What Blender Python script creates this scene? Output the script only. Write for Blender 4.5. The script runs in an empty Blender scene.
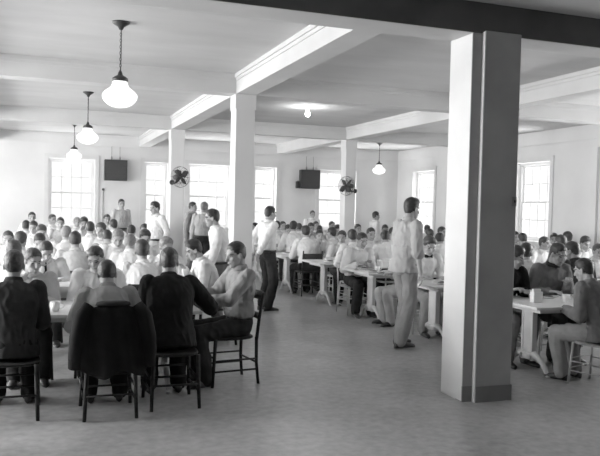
import bpy, bmesh, random
from math import *
import numpy as np
from mathutils import Vector as V, Matrix as M, noise
random.seed(7)
SC = bpy.context.scene
COL = SC.collection
PI = pi

# ------------------------------------------------------------------ camera
H = 1.62
F, YAW, PITCH, ROLL = 722.66, .3474, -.0276, .0243
cy, sy, cp, sp, cr, sr = cos(YAW), sin(YAW), cos(PITCH), sin(PITCH), cos(ROLL), sin(ROLL)
FW = V((sy*cp, cy*cp, sp)); RT0 = V((cy, -sy, 0)); UP0 = V((-sy*sp, -cy*sp, cp))
RT = RT0*cr + UP0*sr; UP = UP0*cr - RT0*sr
cam_d = bpy.data.cameras.new('camera'); cam = bpy.data.objects.new('camera', cam_d); COL.objects.link(cam)
cam_d.sensor_fit = 'HORIZONTAL'; cam_d.sensor_width = 36; cam_d.lens = F/600*36; cam_d.clip_start = .05
mw = M((RT, UP, -FW)).transposed().to_4x4(); mw.translation = (0, 0, H); cam.matrix_world = mw
SC.camera = cam

def ray(u, v): return FW + RT*((u-300)/F) - UP*((v-228)/F)
def aty(u, v, y):
    """where the sight line of a photo measurement meets the plane y"""
    d = ray(u, v); p = d*(y/d.y); return V((p.x, y, H+p.z))

# ------------------------------------------------------------------ materials (the photograph is neutral black and white)
MATS = {}
def mat(name, g, rough=.6, var=.12, scale=8, spec=.3, emit=0, bump=0, metal=0, stretch=None, detail=4):
    if name in MATS: return MATS[name]
    m = bpy.data.materials.new(name); m.use_nodes = True; nt = m.node_tree; N = nt.nodes; L = nt.links
    b = N['Principled BSDF']; b.inputs['Roughness'].default_value = rough
    b.inputs['Specular IOR Level'].default_value = spec; b.inputs['Metallic'].default_value = metal
    tc = N.new('ShaderNodeTexCoord'); nz = N.new('ShaderNodeTexNoise'); nz.inputs['Scale'].default_value = scale; nz.inputs['Detail'].default_value = detail
    if stretch:
        mp = N.new('ShaderNodeMapping'); mp.inputs['Scale'].default_value = stretch
        L.new(tc.outputs['Object'], mp.inputs['Vector']); L.new(mp.outputs['Vector'], nz.inputs['Vector'])
    else: L.new(tc.outputs['Object'], nz.inputs['Vector'])
    rp = N.new('ShaderNodeValToRGB'); e = rp.color_ramp.elements
    lo, hi = g*(1-var), min(1, g*(1+var))
    e[0].position = .3; e[1].position = .7
    e[0].color = (lo, lo, lo, 1); e[1].color = (hi, hi, hi, 1)
    L.new(nz.outputs['Fac'], rp.inputs['Fac']); L.new(rp.outputs['Color'], b.inputs['Base Color'])
    if emit:
        b.inputs['Emission Color'].default_value = (1, 1, 1, 1); b.inputs['Emission Strength'].default_value = emit
    if bump:
        bp = N.new('ShaderNodeBump'); bp.inputs['Strength'].default_value = bump; bp.inputs['Distance'].default_value = .02
        L.new(nz.outputs['Fac'], bp.inputs['Height']); L.new(bp.outputs['Normal'], b.inputs['Normal'])
    MATS[name] = m; return m

WALL = mat('wall_plaster', .66, .8, .06, 1.3, .1)
CEIL = mat('ceiling_plaster', .52, .85, .07, 1.1, .1, stretch=(1, 3, 1))
BEAM = mat('beam_paint', .54, .6, .06, 1.6, .2)
COLM = mat('column_paint', .62, .5, .06, 1.5, .3)
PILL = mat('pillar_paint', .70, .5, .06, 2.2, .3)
PIL_SHADE = mat('pillar_front_shade', .36, .5, .14, 2.6, .3)  # darker copy of the pillar colour: the front's shade is painted in
BASE = mat('base_paint', .20, .5, .15, 3)
TRIM = mat('window_paint', .62, .5, .05, 4)
DARKW = mat('rear_wall_paint', .16, .8, .1, 1)
GLASS = None
TABLE = mat('table_enamel', .72, .35, .06, 5, .4)
TLEG = mat('cast_iron_paint', .60, .45, .08, 6)
CHROME = mat('steel_frame', .42, .35, .1, 10, .5, metal=.3)
SEATG = mat('seat_grey', .34, .5, .12, 9)
WOODD = mat('dark_wood', .014, .6, .3, 6, .2, stretch=(1, 1, 8))
BLACKM = mat('black_metal', .02, .4, .2, 12, .4)
GREYM = mat('grey_metal', .22, .4, .15, 12, .5, metal=.4)
BOXD = mat('speaker_cloth', .045, .8, .25, 40)
CHINA = mat('white_china', .80, .2, .03, 4, .5)
TIN = mat('tin_plate', .45, .3, .1, 8, .5, metal=.6)
OPAL = mat('opal_glass', .88, .25, .02, 3, .5, emit=.45)
BULB = mat('lit_bulb', .9, .3, .01, 3, .5, emit=14)
SKIN = mat('skin', .30, .55, .10, 9, .3)
SKIN2 = mat('skin_tanned', .27, .55, .12, 9, .3)
LIP = mat('lip', .20, .5, .1, 20)
EYE = mat('eye', .035, .3, .1, 20)
HAIRD = mat('hair_dark', .018, .45, .4, 60, .4, bump=.4, stretch=(1, .3, 1))
HAIRB = mat('hair_brown', .036, .45, .4, 60, .4, bump=.4, stretch=(1, .3, 1))
HAIRL = mat('hair_fair', .15, .45, .35, 60, .4, bump=.4, stretch=(1, .3, 1))
CL = dict(white=mat('white_cotton', .70, .8, .06, 7, .1, bump=.15), light=mat('light_cotton', .46, .8, .08, 7, .1, bump=.15),
          grey=mat('grey_cotton', .24, .8, .12, 7, .1, bump=.15), mid=mat('mid_grey_wool', .15, .85, .15, 9, .1, bump=.2),
          dark=mat('dark_wool', .026, .85, .2, 9, .1, bump=.2), sand=mat('sand_cotton', .38, .8, .12, 7, .1, bump=.15), twill=mat('grey_twill', .21, .8, .12, 8, .1, bump=.15), black=mat('black_wool', .010, .85, .25, 9, .1, bump=.2))
SHOE = mat('shoe_leather', .02, .35, .2, 15, .5)
BELT = mat('belt_leather', .02, .4, .2, 15, .4)
SPOON = mat('spoon_steel', .5, .25, .1, 10, .5, metal=.8)
FOOD = mat('food', .12, .6, .4, 30)

def glass_mat():
    m = bpy.data.materials.new('window_glass'); m.use_nodes = True; nt = m.node_tree; nt.nodes.clear()
    o = nt.nodes.new('ShaderNodeOutputMaterial'); mx = nt.nodes.new('ShaderNodeMixShader'); t = nt.nodes.new('ShaderNodeBsdfTransparent'); g = nt.nodes.new('ShaderNodeBsdfGlossy')
    g.inputs['Roughness'].default_value = .05; nz = nt.nodes.new('ShaderNodeTexNoise'); nz.inputs['Scale'].default_value = 3
    mr = nt.nodes.new('ShaderNodeMapRange'); mr.inputs['To Min'].default_value = .04; mr.inputs['To Max'].default_value = .09
    nt.links.new(nz.outputs['Fac'], mr.inputs['Value']); nt.links.new(mr.outputs['Result'], mx.inputs['Fac'])
    nt.links.new(t.outputs[0], mx.inputs[1]); nt.links.new(g.outputs[0], mx.inputs[2]); nt.links.new(mx.outputs[0], o.inputs['Surface'])
    return m
GLASS = glass_mat()

def floor_mat():
    m = bpy.data.materials.new('floor_concrete'); m.use_nodes = True; nt = m.node_tree; N = nt.nodes; L = nt.links; b = N['Principled BSDF']
    tc = N.new('ShaderNodeTexCoord')
    n1 = N.new('ShaderNodeTexNoise'); n1.inputs['Scale'].default_value = .9; n1.inputs['Detail'].default_value = 6; n1.inputs['Roughness'].default_value = .65
    n2 = N.new('ShaderNodeTexNoise'); n2.inputs['Scale'].default_value = 14; n2.inputs['Detail'].default_value = 5
    n3 = N.new('ShaderNodeTexNoise'); n3.inputs['Scale'].default_value = 2.3; n3.inputs['Detail'].default_value = 3
    for n in (n1, n2, n3): L.new(tc.outputs['Object'], n.inputs['Vector'])
    mx = N.new('ShaderNodeMix'); mx.data_type = 'FLOAT'; mx.inputs[0].default_value = .4
    L.new(n1.outputs['Fac'], mx.inputs[2]); L.new(n2.outputs['Fac'], mx.inputs[3])
    rp = N.new('ShaderNodeValToRGB'); e = rp.color_ramp.elements; e[0].position = .36; e[1].position = .64
    e[0].color = (.22, .22, .22, 1); e[1].color = (.46, .46, .46, 1)
    L.new(mx.outputs[0], rp.inputs['Fac'])
    st = N.new('ShaderNodeValToRGB'); e = st.color_ramp.elements; e[0].position = .70; e[1].position = .78; e[0].color = (1, 1, 1, 1); e[1].color = (.45, .45, .45, 1)
    L.new(n3.outputs['Fac'], st.inputs['Fac'])
    mu = N.new('ShaderNodeMix'); mu.data_type = 'RGBA'; mu.blend_type = 'MULTIPLY'; mu.inputs[0].default_value = 1
    L.new(rp.outputs['Color'], mu.inputs[6]); L.new(st.outputs['Color'], mu.inputs[7]); L.new(mu.outputs[2], b.inputs['Base Color'])
    mr = N.new('ShaderNodeMapRange'); mr.inputs['To Min'].default_value = .24; mr.inputs['To Max'].default_value = .42
    L.new(n1.outputs['Fac'], mr.inputs['Value']); L.new(mr.outputs['Result'], b.inputs['Roughness'])
    b.inputs['Specular IOR Level'].default_value = .45
    bp = N.new('ShaderNodeBump'); bp.inputs['Strength'].default_value = .12; bp.inputs['Distance'].default_value = .01
    L.new(n2.outputs['Fac'], bp.inputs['Height']); L.new(bp.outputs['Normal'], b.inputs['Normal'])
    return m
FLOORM = floor_mat()

# ------------------------------------------------------------------ mesh helper
class MB:
    def __init__(s): s.v = []; s.f = []
    def add(s, vs, fs):
        o = len(s.v); s.v += [tuple(x) for x in vs]; s.f += [tuple(i+o for i in f) for f in fs]
    def box(s, x0, x1, y0, y1, z0, z1):
        s.add([(x0, y0, z0), (x1, y0, z0), (x1, y1, z0), (x0, y1, z0), (x0, y0, z1), (x1, y0, z1), (x1, y1, z1), (x0, y1, z1)],
              [(3, 2, 1, 0), (4, 5, 6, 7), (0, 1, 5, 4), (1, 2, 6, 5), (2, 3, 7, 6), (3, 0, 4, 7)])
    def loft(s, secs, n=14, cap=True):
        """secs: (centre, U, W) where U, W are half-axis vectors"""
        vs = []; fs = []
        for c, u, w in secs:
            for k in range(n):
                a = 2*PI*k/n; vs.append(V(c)+V(u)*cos(a)+V(w)*sin(a))
        for i in range(len(secs)-1):
            for k in range(n):
                a, b = i*n+k, i*n+(k+1) % n; fs.append((a, b, b+n, a+n))
        if cap:
            fs.append(tuple(range(n-1, -1, -1))); q = (len(secs)-1)*n; fs.append(tuple(range(q, q+n)))
        s.add(vs, fs)
    def tube(s, pts, r, n=8):
        pts = [V(p) for p in pts]; rs = r if isinstance(r, (list, tuple)) else [r]*len(pts)
        secs = []; prev = None
        for i, p in enumerate(pts):
            t = (pts[min(i+1, len(pts)-1)]-pts[max(i-1, 0)]).normalized()
            if prev is None: u = t.orthogonal().normalized()
            else: u = (prev - t*prev.dot(t)).normalized()
            prev = u; w = t.cross(u); secs.append((p, u*rs[i], w*rs[i]))
        s.loft(secs, n)
    def cap(s, p0, p1, r0, r1, n=12):
        p0, p1 = V(p0), V(p1); t = p1-p0; L = t.length
        if L < 1e-6: t = V((0, 0, 1)); L = 1e-6
        t = t.normalized(); u = t.orthogonal().normalized(); w = t.cross(u); secs = []
        for a in (80, 50, 22): secs.append((p0 - t*r0*sin(radians(a)), r0*cos(radians(a))))
        secs.append((p0, r0)); secs.append((p1, r1))
        for a in (22, 50, 80): secs.append((p1 + t*r1*sin(radians(a)), r1*cos(radians(a))))
        s.loft([(c, u*r, w*r) for c, r in secs], n)
    def ell(s, c, rad, R=None, n=14, m=9):
        R = R or M.Identity(3); c = V(c); secs = []
        for i in range(m+1):
            a = -PI/2+PI*(i+.15 if i == 0 else (i-.15 if i == m else i))/m
            secs.append((c+R@V((0, 0, rad[2]*sin(a))), R@V((rad[0]*cos(a), 0, 0)), R@V((0, rad[1]*cos(a), 0))))
        s.loft(secs, n)
    def lathe(s, prof, c=(0, 0, 0), n=28):
        c = V(c); s.loft([(c+V((0, 0, z)), V((r, 0, 0)), V((0, r, 0))) for r, z in prof], n)
    def mesh(s, name, smooth=False):
        me = bpy.data.meshes.new(name); me.from_pydata(s.v, [], s.f); me.update()
        if smooth: me.polygons.foreach_set('use_smooth', [True]*len(me.polygons))
        return me
def obj(name, me, m=None, parent=None, smooth=False):
    if isinstance(me, MB): me = me.mesh(name, smooth)
    if m and not me.materials: me.materials.append(m)
    o = bpy.data.objects.new(name, me); COL.objects.link(o)
    if parent: o.parent = parent
    return o
def bevel(o, w=.008, seg=2):
    b = o.modifiers.new('bevel', 'BEVEL'); b.width = w; b.segments = seg; b.limit_method = 'ANGLE'; return o
def struct(name, mb, m, parent=None, smooth=False):
    o = obj(name, mb, m, parent, smooth)
    if not parent: o['kind'] = 'structure'
    return o
def tag(o, label, cat, group=None):
    o['label'] = label; o['category'] = cat
    if group: o['group'] = group
    return o
def thing(name, label, cat, loc=(0, 0, 0), rz=0, group=None):
    o = bpy.data.objects.new(name, None); COL.objects.link(o); o.empty_display_size = .1
    o.location = loc; o.rotation_euler = (0, 0, rz); return tag(o, label, cat, group)
def dup(r0, loc, rz=0, label=None, group=None):
    def cpy(o, par):
        c = o.copy(); COL.objects.link(c); c.parent = par
        for ch in list(o.children): cpy(ch, c)
        return c
    r = cpy(r0, None); r.location = loc; r.rotation_euler = (0, 0, rz)
    if label: r['label'] = label
    if group: r['group'] = group
    return r

# ------------------------------------------------------------------ the room
SOF, CZ = 3.13, 3.387
YA, YB = 5.273, 5.618          # near beam
Y1, Y2, YW = 9.444, 14.48, 19.47
BW = .27                        # beam width
XL1, XR1 = 2.467, 2.737         # beam row one
XL2, XR2 = 6.265, 6.515
XW = 10.13; XLW = -4.9; YBK = -3.0
mb = MB(); mb.box(XLW-.3, XW+.3, YBK-.3, YW+.3, -.1, 0); struct('floor', mb, FLOORM)
mb = MB(); mb.box(XLW-.3, XW+.3, YBK-.3, YW+.3, CZ, CZ+.15); struct('ceiling', mb, CEIL)

def wall(name, axis, pos, thick, a0, a1, holes, m=WALL):
    """axis 'x': wall along x at y=pos..pos+thick; axis 'y': along y at x=pos..pos+thick"""
    mb = MB(); zt = CZ
    def bx(u0, u1, z0, z1):
        if u1-u0 < 1e-4: return
        t0, t1 = min(pos, pos+thick), max(pos, pos+thick)
        if axis == 'x': mb.box(u0, u1, t0, t1, z0, z1)
        else: mb.box(t0, t1, u0, u1, z0, z1)
    c = a0
    for h0, h1, z0, z1 in sorted(holes):
        bx(c, h0, 0, zt); bx(h0, h1, 0, z0); bx(h0, h1, z1, zt); c = h1
    bx(c, a1, 0, zt)
    return struct(name, mb, m)
ZS, ZR, ZH = 1.02, 1.86, 2.74
FARW = [(.22, 1.36), (2.62, 3.24), (3.80, 4.96), (5.66, 6.30), (7.60, 8.76)]
RW = [(12.55, 13.75), (17.3, 18.5), (8.2, 9.4), (5.8, 7.0)]  # last window is unseen, added to brighten the near floor at right
LWN = [(5.9, 7.5), (8.2, 9.6), (10.6, 12.0), (12.9, 14.3), (15.6, 17.0), (17.4, 18.8)]
T = .28
wall('wall_far', 'x', YW, T, XLW-.3, XW+.3, [(a, b, ZS, ZH) for a, b in FARW])
wall('wall_right', 'y', XW, T, YBK, YW, [(a, b, ZS, ZH) for a, b in RW])
wall('wall_left', 'y', XLW, -T, YBK, YW, [(a, b, ZS, ZH) for a, b in LWN])
wall('wall_rear', 'x', YBK, -T, XLW-.3, XW+.3, [], DARKW)

win_n = [0]
POW = dict(far=0, right=0, left=0)
def window(a0, a1, side, depth=.17):
    """double-hung sash window standing in the opening; local x runs along the wall, local +y points outdoors"""
    win_n[0] += 1
    r = bpy.data.objects.new('window_%d' % win_n[0], None); COL.objects.link(r); r['kind'] = 'structure'; r.empty_display_size = .1
    w = a1-a0; c = (a0+a1)/2
    if side == 'far': r.location = (c, YW, 0)
    elif side == 'right': r.location = (XW, c, 0); r.rotation_euler.z = -PI/2
    else: r.location = (XLW, c, 0); r.rotation_euler.z = PI/2
    h = w/2; fr = MB(); t = .05
    fr.box(-h, -h+t, depth-.04, depth+.08, ZS, ZH); fr.box(h-t, h, depth-.04, depth+.08, ZS, ZH)
    fr.box(-h+t, h-t, depth-.04, depth+.08, ZH-t, ZH); fr.box(-h+t, h-t, depth-.05, depth+.08, ZS, ZS+t)
    obj('window_frame', fr, TRIM, r)
    cs = MB()   # casing on the room side
    cs.box(-h-.10, -h, -.025, 0, ZS-.05, ZH+.11); cs.box(h, h+.10, -.025, 0, ZS-.05, ZH+.11); cs.box(-h, h, -.025, 0, ZH, ZH+.11)
    obj('window_casing', cs, TRIM, r)
    sl = MB(); sl.box(-h-.12, h+.12, -.07, depth-.04, ZS-.04, ZS+.003); obj('window_sill', sl, TRIM, r)
    nc = 4 if w > .9 else 2
    for z0, z1, yo in ((ZR, ZH-t, .03), (ZS+t, ZR+.03, -.005)):
        sh = MB(); y0, y1 = depth+yo, depth+yo+.03; st = .035
        sh.box(-h+t, -h+t+st, y0, y1, z0, z1); sh.box(h-t-st, h-t, y0, y1, z0, z1)
        sh.box(-h+t+st, h-t-st, y0, y1, z1-st, z1); sh.box(-h+t+st, h-t-st, y0, y1, z0, z0+st)
        g0, g1 = -h+t+st, h-t-st
        for k in range(1, nc):
            x = g0+(g1-g0)*k/nc; sh.box(x-.009, x+.009, y0+.003, y1-.003, z0+st, z1-st)
        zm = (z0+z1)/2; sh.box(g0, g1, y0+.004, y1-.004, zm-.009, zm+.009)
        s_ = obj('window_sash', sh, TRIM, r)
        pn = MB(); pn.box(g0, g1, y0+.013, y0+.017, z0+st, z1-st); obj('window_pane', pn, GLASS, s_)
    n = {'far': V((0, -1, 0)), 'right': V((-1, 0, 0)), 'left': V((1, 0, 0))}[side]
    cen = V(r.location) + V((0, 0, (ZS+ZH)/2))
    # daylight from the open sky above and from the bright ground below the window
    for nm, zo, dd, pw in (('sky_light', 2.3, 1.5, 1.0), ('ground_light', -2.3, 1.5, .8)) if side == 'far' or (side == 'right' and a0 > 10) else (('sky_light', 0, T+.25, .55 if side == 'right' else (2.0 if a0 < 7 else 1.2)),):
        ld = bpy.data.lights.new(nm, 'AREA'); ld.shape = 'RECTANGLE'; ld.size = w+.3; ld.size_y = ZH-ZS+.3
        ld.energy = POW[side]*w*(ZH-ZS)*pw
        lo = bpy.data.objects.new(nm, ld); COL.objects.link(lo)
        lo.location = cen - n*dd + V((0, 0, zo))
        lo.rotation_euler = (cen-lo.location).to_track_quat('-Z', 'Y').to_euler()
POW.update(far=110, right=120, left=78)
for a, b in FARW: window(a, b, 'far')
for a, b in RW: window(a, b, 'right')
for a, b in LWN: window(a, b, 'left')

tn = [0]
def trim(mb, m=BEAM):
    tn[0] += 1; return struct('trim_%d' % tn[0], mb, m)
def beam_x(y0, y1, x0, x1, z0=SOF, mould=True):
    mb = MB(); mb.box(x0, x1, y0, y1, z0, CZ)
    if mould:
        for s, yy in ((-1, y0), (1, y1)):
            a, b = sorted((yy, yy+s*.035)); mb.box(x0, x1, a, b, CZ-.05, CZ)
            a, b = sorted((yy, yy+s*.015)); mb.box(x0, x1, a, b, CZ-.09, CZ-.05)
    return trim(mb)
def beam_y(x0, x1, y0, y1, mould=True):
    mb = MB(); mb.box(x0, x1, y0, y1, SOF+.001, CZ)
    if mould:
        for s, xx in ((-1, x0), (1, x1)):
            a, b = sorted((xx, xx+s*.035)); mb.box(a, b, y0, y1, CZ-.05, CZ)
            a, b = sorted((xx, xx+s*.015)); mb.box(a, b, y0, y1, CZ-.09, CZ-.05)
    return trim(mb)
beam_x(YA, YB, XLW, XW, mould=False)
mb = MB(); mb.box(XLW, XW, YA-.012, YA, SOF+.002, CZ); trim(mb, mat('beam_front_shade', .10, .7, .2, 2, .1))  # added facing on the near beam, its unlit side darkened by colour
beam_x(Y1, Y1+BW, XLW, XW); beam_x(Y2, Y2+BW, XLW, XW)
beam_y(XL1, XR1, YB, YW); beam_y(XL2, XR2, YB, YW); beam_y(-1.27, -1.0, YB, YW)
# frieze along the walls at soffit height
mb = MB(); mb.box(XLW, XW, YW-.09, YW, SOF-.02, CZ); mb.box(XLW, XW, YW-.11, YW-.09, SOF-.03, SOF+.02); mb.box(XLW, XW, YW-.13, YW-.09, CZ-.06, CZ); trim(mb, WALL)
mb = MB(); mb.box(XW-.05, XW, YBK, YW-.09, SOF-.02, CZ); mb.box(XW-.06, XW-.05, YBK, YW-.11, SOF-.03, SOF+.01); trim(mb, WALL)

def column(x0, x1, y0, y1, label):
    mb = MB(); mb.box(x0, x1, y0, y1, 0, SOF)
    o = struct('column', mb, COLM); tag(o, label, 'column'); bevel(o, .012, 2)
    c = MB(); e = .008; c.box(x0-e, x1+e, y0-e, y1+e, SOF-.20, SOF-.002)
    obj('column_cap', c, COLM, o); return o
column(XL1, XR1, Y1, Y1+BW, 'square pale column left of the aisle, carrying the nearest beam crossing')
column(XL1, XR1, Y2, Y2+BW, 'pale column with a fan, seen left of the taller column')
column(XL2, XR2, Y2, Y2+BW, 'pale column with a dark fan near the hanging lamp on the right')
column(XL2, XR2, Y1, Y1+BW, 'pale square column hidden behind the big front pillar')
# the big front pillar with its stepped pilaster and dark base
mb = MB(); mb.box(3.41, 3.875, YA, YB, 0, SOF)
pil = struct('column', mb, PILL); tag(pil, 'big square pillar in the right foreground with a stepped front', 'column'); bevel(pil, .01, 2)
mb = MB(); mb.box(3.513, 3.872, YA-.045, YA, 0, SOF+.02); bevel(obj('pilaster', mb, PIL_SHADE, pil), .008, 2)
mb = MB(); mb.box(3.505, 3.516, YA-.047, YA-.002, .0, SOF+.01); obj('pilaster_lit_edge', mb, PILL, pil)  # added pale strip, paints the light caught by the pilaster's left edge
mb = MB(); mb.box(3.412, 3.506, YA-.004, YA+.004, .135, SOF-.004); obj('recess_shade', mb, PIL_SHADE, pil)  # thin added sheet, darkens the recessed front as painted shade
mb = MB(); mb.box(3.411, 3.506, YA-.007, YA+.1, 0, .135); mb.box(3.516, 3.878, YA-.052, YA+.2, 0, .135); mb.box(3.86, 3.881, YA, YB+.005, 0, .135); obj('pillar_base', mb, BASE, pil)
# pipe chase on the right wall
mb = MB(); mb.box(XW-.06, XW, 11.15, 11.3, 0, 2.93); trim(mb, WALL)
# the light switch on the pillar
sw = thing('light_switch', 'small switch plate on the right edge of the big pillar', 'switch', (3.845, YA-.045, 1.72))
mb = MB(); mb.box(-.022, .022, -.008, 0, -.04, .04); obj('switch_plate', mb, GREYM, sw)
mb = MB(); mb.box(-.005, .005, -.02, -.008, -.01, .012); obj('switch_lever', mb, BLACKM, sw)

# ------------------------------------------------------------------ people
ETC = 1
def remesh(mb, voxel, smooth=4, name='m', sf=.5):
    me = mb.mesh(name); o = bpy.data.objects.new('tmp', me); COL.objects.link(o)
    r = o.modifiers.new('r', 'REMESH'); r.mode = 'VOXEL'; r.voxel_size = voxel; r.use_smooth_shade = True
    if smooth:
        s = o.modifiers.new('s', 'SMOOTH'); s.factor = sf; s.iterations = smooth
    dg = bpy.context.evaluated_depsgraph_get(); ev = o.evaluated_get(dg)
    out = bpy.data.meshes.new_from_object(ev); out.name = name
    bpy.data.objects.remove(o); bpy.data.meshes.remove(me)
    out.polygons.foreach_set('use_smooth', [True]*len(out.polygons)); return out

def ik(a, b, l1, l2, pole):
    a, b, pole = V(a), V(b), V(pole); d = b-a; L = min(d.length, (l1+l2)*.995); t = d.normalized()
    b = a+t*L; x = (l1*l1-l2*l2+L*L)/(2*L); h = sqrt(max(0, l1*l1-x*x))
    p = pole-a; p = p - t*p.dot(t)
    p = p.normalized() if p.length > 1e-5 else t.orthogonal()
    return a+t*x+p*h, b

def hand(mb, wrist, d, nrm, side, curl=.5, k=1.0):
    """palm with four unequal bent fingers and a thumb from the side near the wrist"""
    d = V(d).normalized(); nrm = V(nrm); nrm = (nrm-d*nrm.dot(d)).normalized(); x = d.cross(nrm)*side
    w = V(wrist)
    mb.loft([(w-d*.02, x*.024*k, nrm*.020*k), (w+d*.02, x*.032*k, nrm*.018*k), (w+d*.06*k, x*.040*k, nrm*.015*k), (w+d*.09*k, x*.040*k, nrm*.012*k)], 12)
    for i, (off, L) in enumerate(((.030, .070), (.010, .080), (-.010, .074), (-.029, .058))):
        p = w+d*.088*k+x*off*k; ang = 0; rr = .0088
        for j, fr in enumerate((.45, .32, .23)):
            ang += curl*(.55+.12*i if j == 0 else .8)
            q = p+(d*cos(ang)+nrm*sin(ang))*L*fr*k
            mb.cap(p, q, rr, rr*.92, 8); p = q; rr *= .92
    p = w+d*.025*k+x*.026*k; dd = (d*.6+x*.75+nrm*.25).normalized()
    q = p+dd*.045*k; mb.cap(p, q, .012, .0105, 8)
    q2 = q+(d*.9+x*.15+nrm*(.2+.5*curl)).normalized()*.035*k; mb.cap(q, q2, .0105, .008, 8)

def coords(me):
    a = np.empty(len(me.vertices)*3, np.float32); me.vertices.foreach_get('co', a); return a.reshape(-1, 3)
def wrinkle(me, amp, sc, seed):
    """cloth folds: push the vertices along their normals by layered noise"""
    co = coords(me); nr = np.empty(len(co)*3, np.float32); me.vertices.foreach_get('normal', nr); nr = nr.reshape(-1, 3)
    nf = noise.noise; d = np.empty(len(co), np.float32); sh = (seed*3.1, seed*1.7)
    for i, (x, y, z) in enumerate((co*sc).tolist()):
        x += sh[0]; y += sh[1]; d[i] = nf((x, y, z*.8))*.55+.35-.9*abs(nf((x*1.6+y*.5, y*1.6-z*.4, z*.95+x*.5)))+.25*nf((x*3, y*3, z*2))
    co += nr*d[:, None]*amp; me.vertices.foreach_set('co', co.ravel()); me.update()

BUILT = {}
def build_person(key, mode='sit', lean=18, bend=8, side=0, hy=0, hp=10, hr=0, lh=None, rh=None, lf=None, rf=None, curl=(.5, .5),
                 palm=((0, 0, -1), (0, 0, -1)), vox=.011, sleeve='long', coat=False, hair='short', seed=1, le=None, re=None, build=1.0, collar=True, fat=0, untuck=False):
    """returns dict of meshes in local space; +y is where the person faces; origin on the floor under the hips"""
    if key in BUILT: return BUILT[key]
    sit = mode == 'sit'
    pz = .555 if sit else .95
    P = V((0, 0, pz))
    def dr(a): return V((sin(radians(side))*.7, sin(radians(a)), cos(radians(a)))).normalized()
    d1, d2, d3 = dr(lean*.6), dr(lean), dr(lean+bend)
    waist = P+d1*.14; chest = waist+d2*.20; nb = chest+d3*.185
    X = V((1, 0, 0))
    X = (X - d2*X.dot(d2)).normalized()
    def fwd(d): return d.cross(X).normalized()*-1 if d.cross(X).y < 0 else d.cross(X).normalized()
    B = build
    # ---- head frame
    Rh = (M.Rotation(radians(hy), 3, 'Z') @ M.Rotation(radians(hr), 3, 'Y') @ M.Rotation(radians(-hp), 3, 'X'))
    nd = (d3*.8+V((0, 0, .35))).normalized()
    top = nb+nd*.058
    HC = top + Rh@V((0, .028, .075))
    hp_ = lambda x, y, z: HC+Rh@V((x, y, z))
    body = MB(); shirt = MB(); tr = MB()
    def torso(m, e, skip=0):
        secs = [(P-d1*.09, .125, .095), (P-d1*.03, .158, .112), (P+d1*.04, .155, .108), (waist, .138, .096), (waist+d2*.10, .150, .106), (chest, .168, .114), (chest+d3*.08, .172, .106), (chest+d3*.140, .150, .085), (nb-d3*.012, .072, .062)]
        ds = [d1, d1, d1, d1, d2, d2, d3, d3, d3]
        m.loft([(c, X*(rx*B+e+fat), fwd(dd)*(ry*B+e+fat)) for (c, rx, ry), dd in list(zip(secs, ds))[skip:]], 20)
    torso(body, -.004)
    sh = chest+d3*.125
    arms = {}
    for s, tgt, el, c, pn in ((-1, lh, le, curl[0], palm[0]), (1, rh, re, curl[1], palm[1])):
        S = sh+X*s*.180*B
        if tgt is None:
            tgt = (s*.17, .36, .79) if sit else (s*.27, .06, pz-.16)
        pole = el if el else ((s*.42, -.05, .55) if sit else (s*.5, -.6, 1.0))
        E, W = ik(S, tgt, .285, .255, pole); arms[s] = (S, E, W, c, pn)
        body.cap(S, E, .050, .040); body.cap(E, W, .041, .027)
        fd = (W-E).normalized(); hd = (fd*.8+V((0, .25, 0) if sit else (0, .05, -.2))).normalized()
        hand(body, W, hd, pn, s, c)
    legs = {}
    for s, ft in ((-1, lf), (1, rf)):
        hip = P+V((s*.088, .015, -.02))
        if ft is None: ft = (s*.13, .36, .075) if sit else (s*.10, -.01, .085)
        kp = (s*.16, 1.0, .75) if sit else (s*.12, 1.5, .5)
        Kn, An = ik(hip, ft, .435, .43, kp); legs[s] = (hip, Kn, An)
        body.cap(hip, Kn, .078, .054); body.cap(Kn, An, .056, .038)
    # ---- head and neck
    body.cap(nb-nd*.03, hp_(0, -.028, -.045), .057, .054)
    body.ell(hp_(0, -.012, .035), (.074, .094, .088), Rh)
    body.ell(hp_(0, .026, -.030), (.060, .066, .082), Rh)
    body.ell(hp_(0, .038, -.074), (.046, .045, .038), Rh)
    body.ell(hp_(0, .068, -.092), (.020, .018, .018), Rh)
    body.cap(hp_(0, .088, .012), hp_(0, .106, -.024), .008, .014, 10)
    body.cap(hp_(-.036, .078, .030), hp_(.036, .078, .030), .013, .013)
    body.ell(hp_(0, .088, -.056), (.023, .010, .011), Rh)
    for s in (-1, 1):
        body.ell(hp_(s*.076, -.006, -.006), (.010, .020, .033), Rh@M.Rotation(s*.35, 3, 'Z'))
        body.ell(hp_(s*.040, .060, -.022), (.024, .022, .022), Rh)
    bme = remesh(body, vox, 3 if vox < .008 else 2, 'body')
    for m in (SKIN, EYE, LIP, HAIRB): bme.materials.append(m)
    co = coords(bme); Rn = np.array(Rh); hc = np.array(HC); q = (co-hc)@Rn; fy = Rn@np.array((0, 1, 0))
    for sx in (-1, 1):
        dd = np.linalg.norm(q-np.array((sx*.031, .086, .006)), axis=1); k = np.clip(1-(dd/.022)**2, 0, 1)
        co -= (k*.008)[:, None]*fy[None, :]
    bme.vertices.foreach_set('co', co.astype(np.float32).ravel()); bme.update()
    npoly = len(bme.polygons); pc = np.empty(npoly*3, np.float32); bme.polygons.foreach_get('center', pc); q = (pc.reshape(-1, 3)-hc)@Rn
    ax = np.abs(q[:, 0]); z = q[:, 2]; fr = (q[:, 1] > .05) & (z > -.09) & (z < .06); mi = np.zeros(npoly, np.int32)
    mi[fr & (ax < .024) & (np.abs(z+.057) < .006) & (q[:, 1] > .075)] = 2
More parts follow.
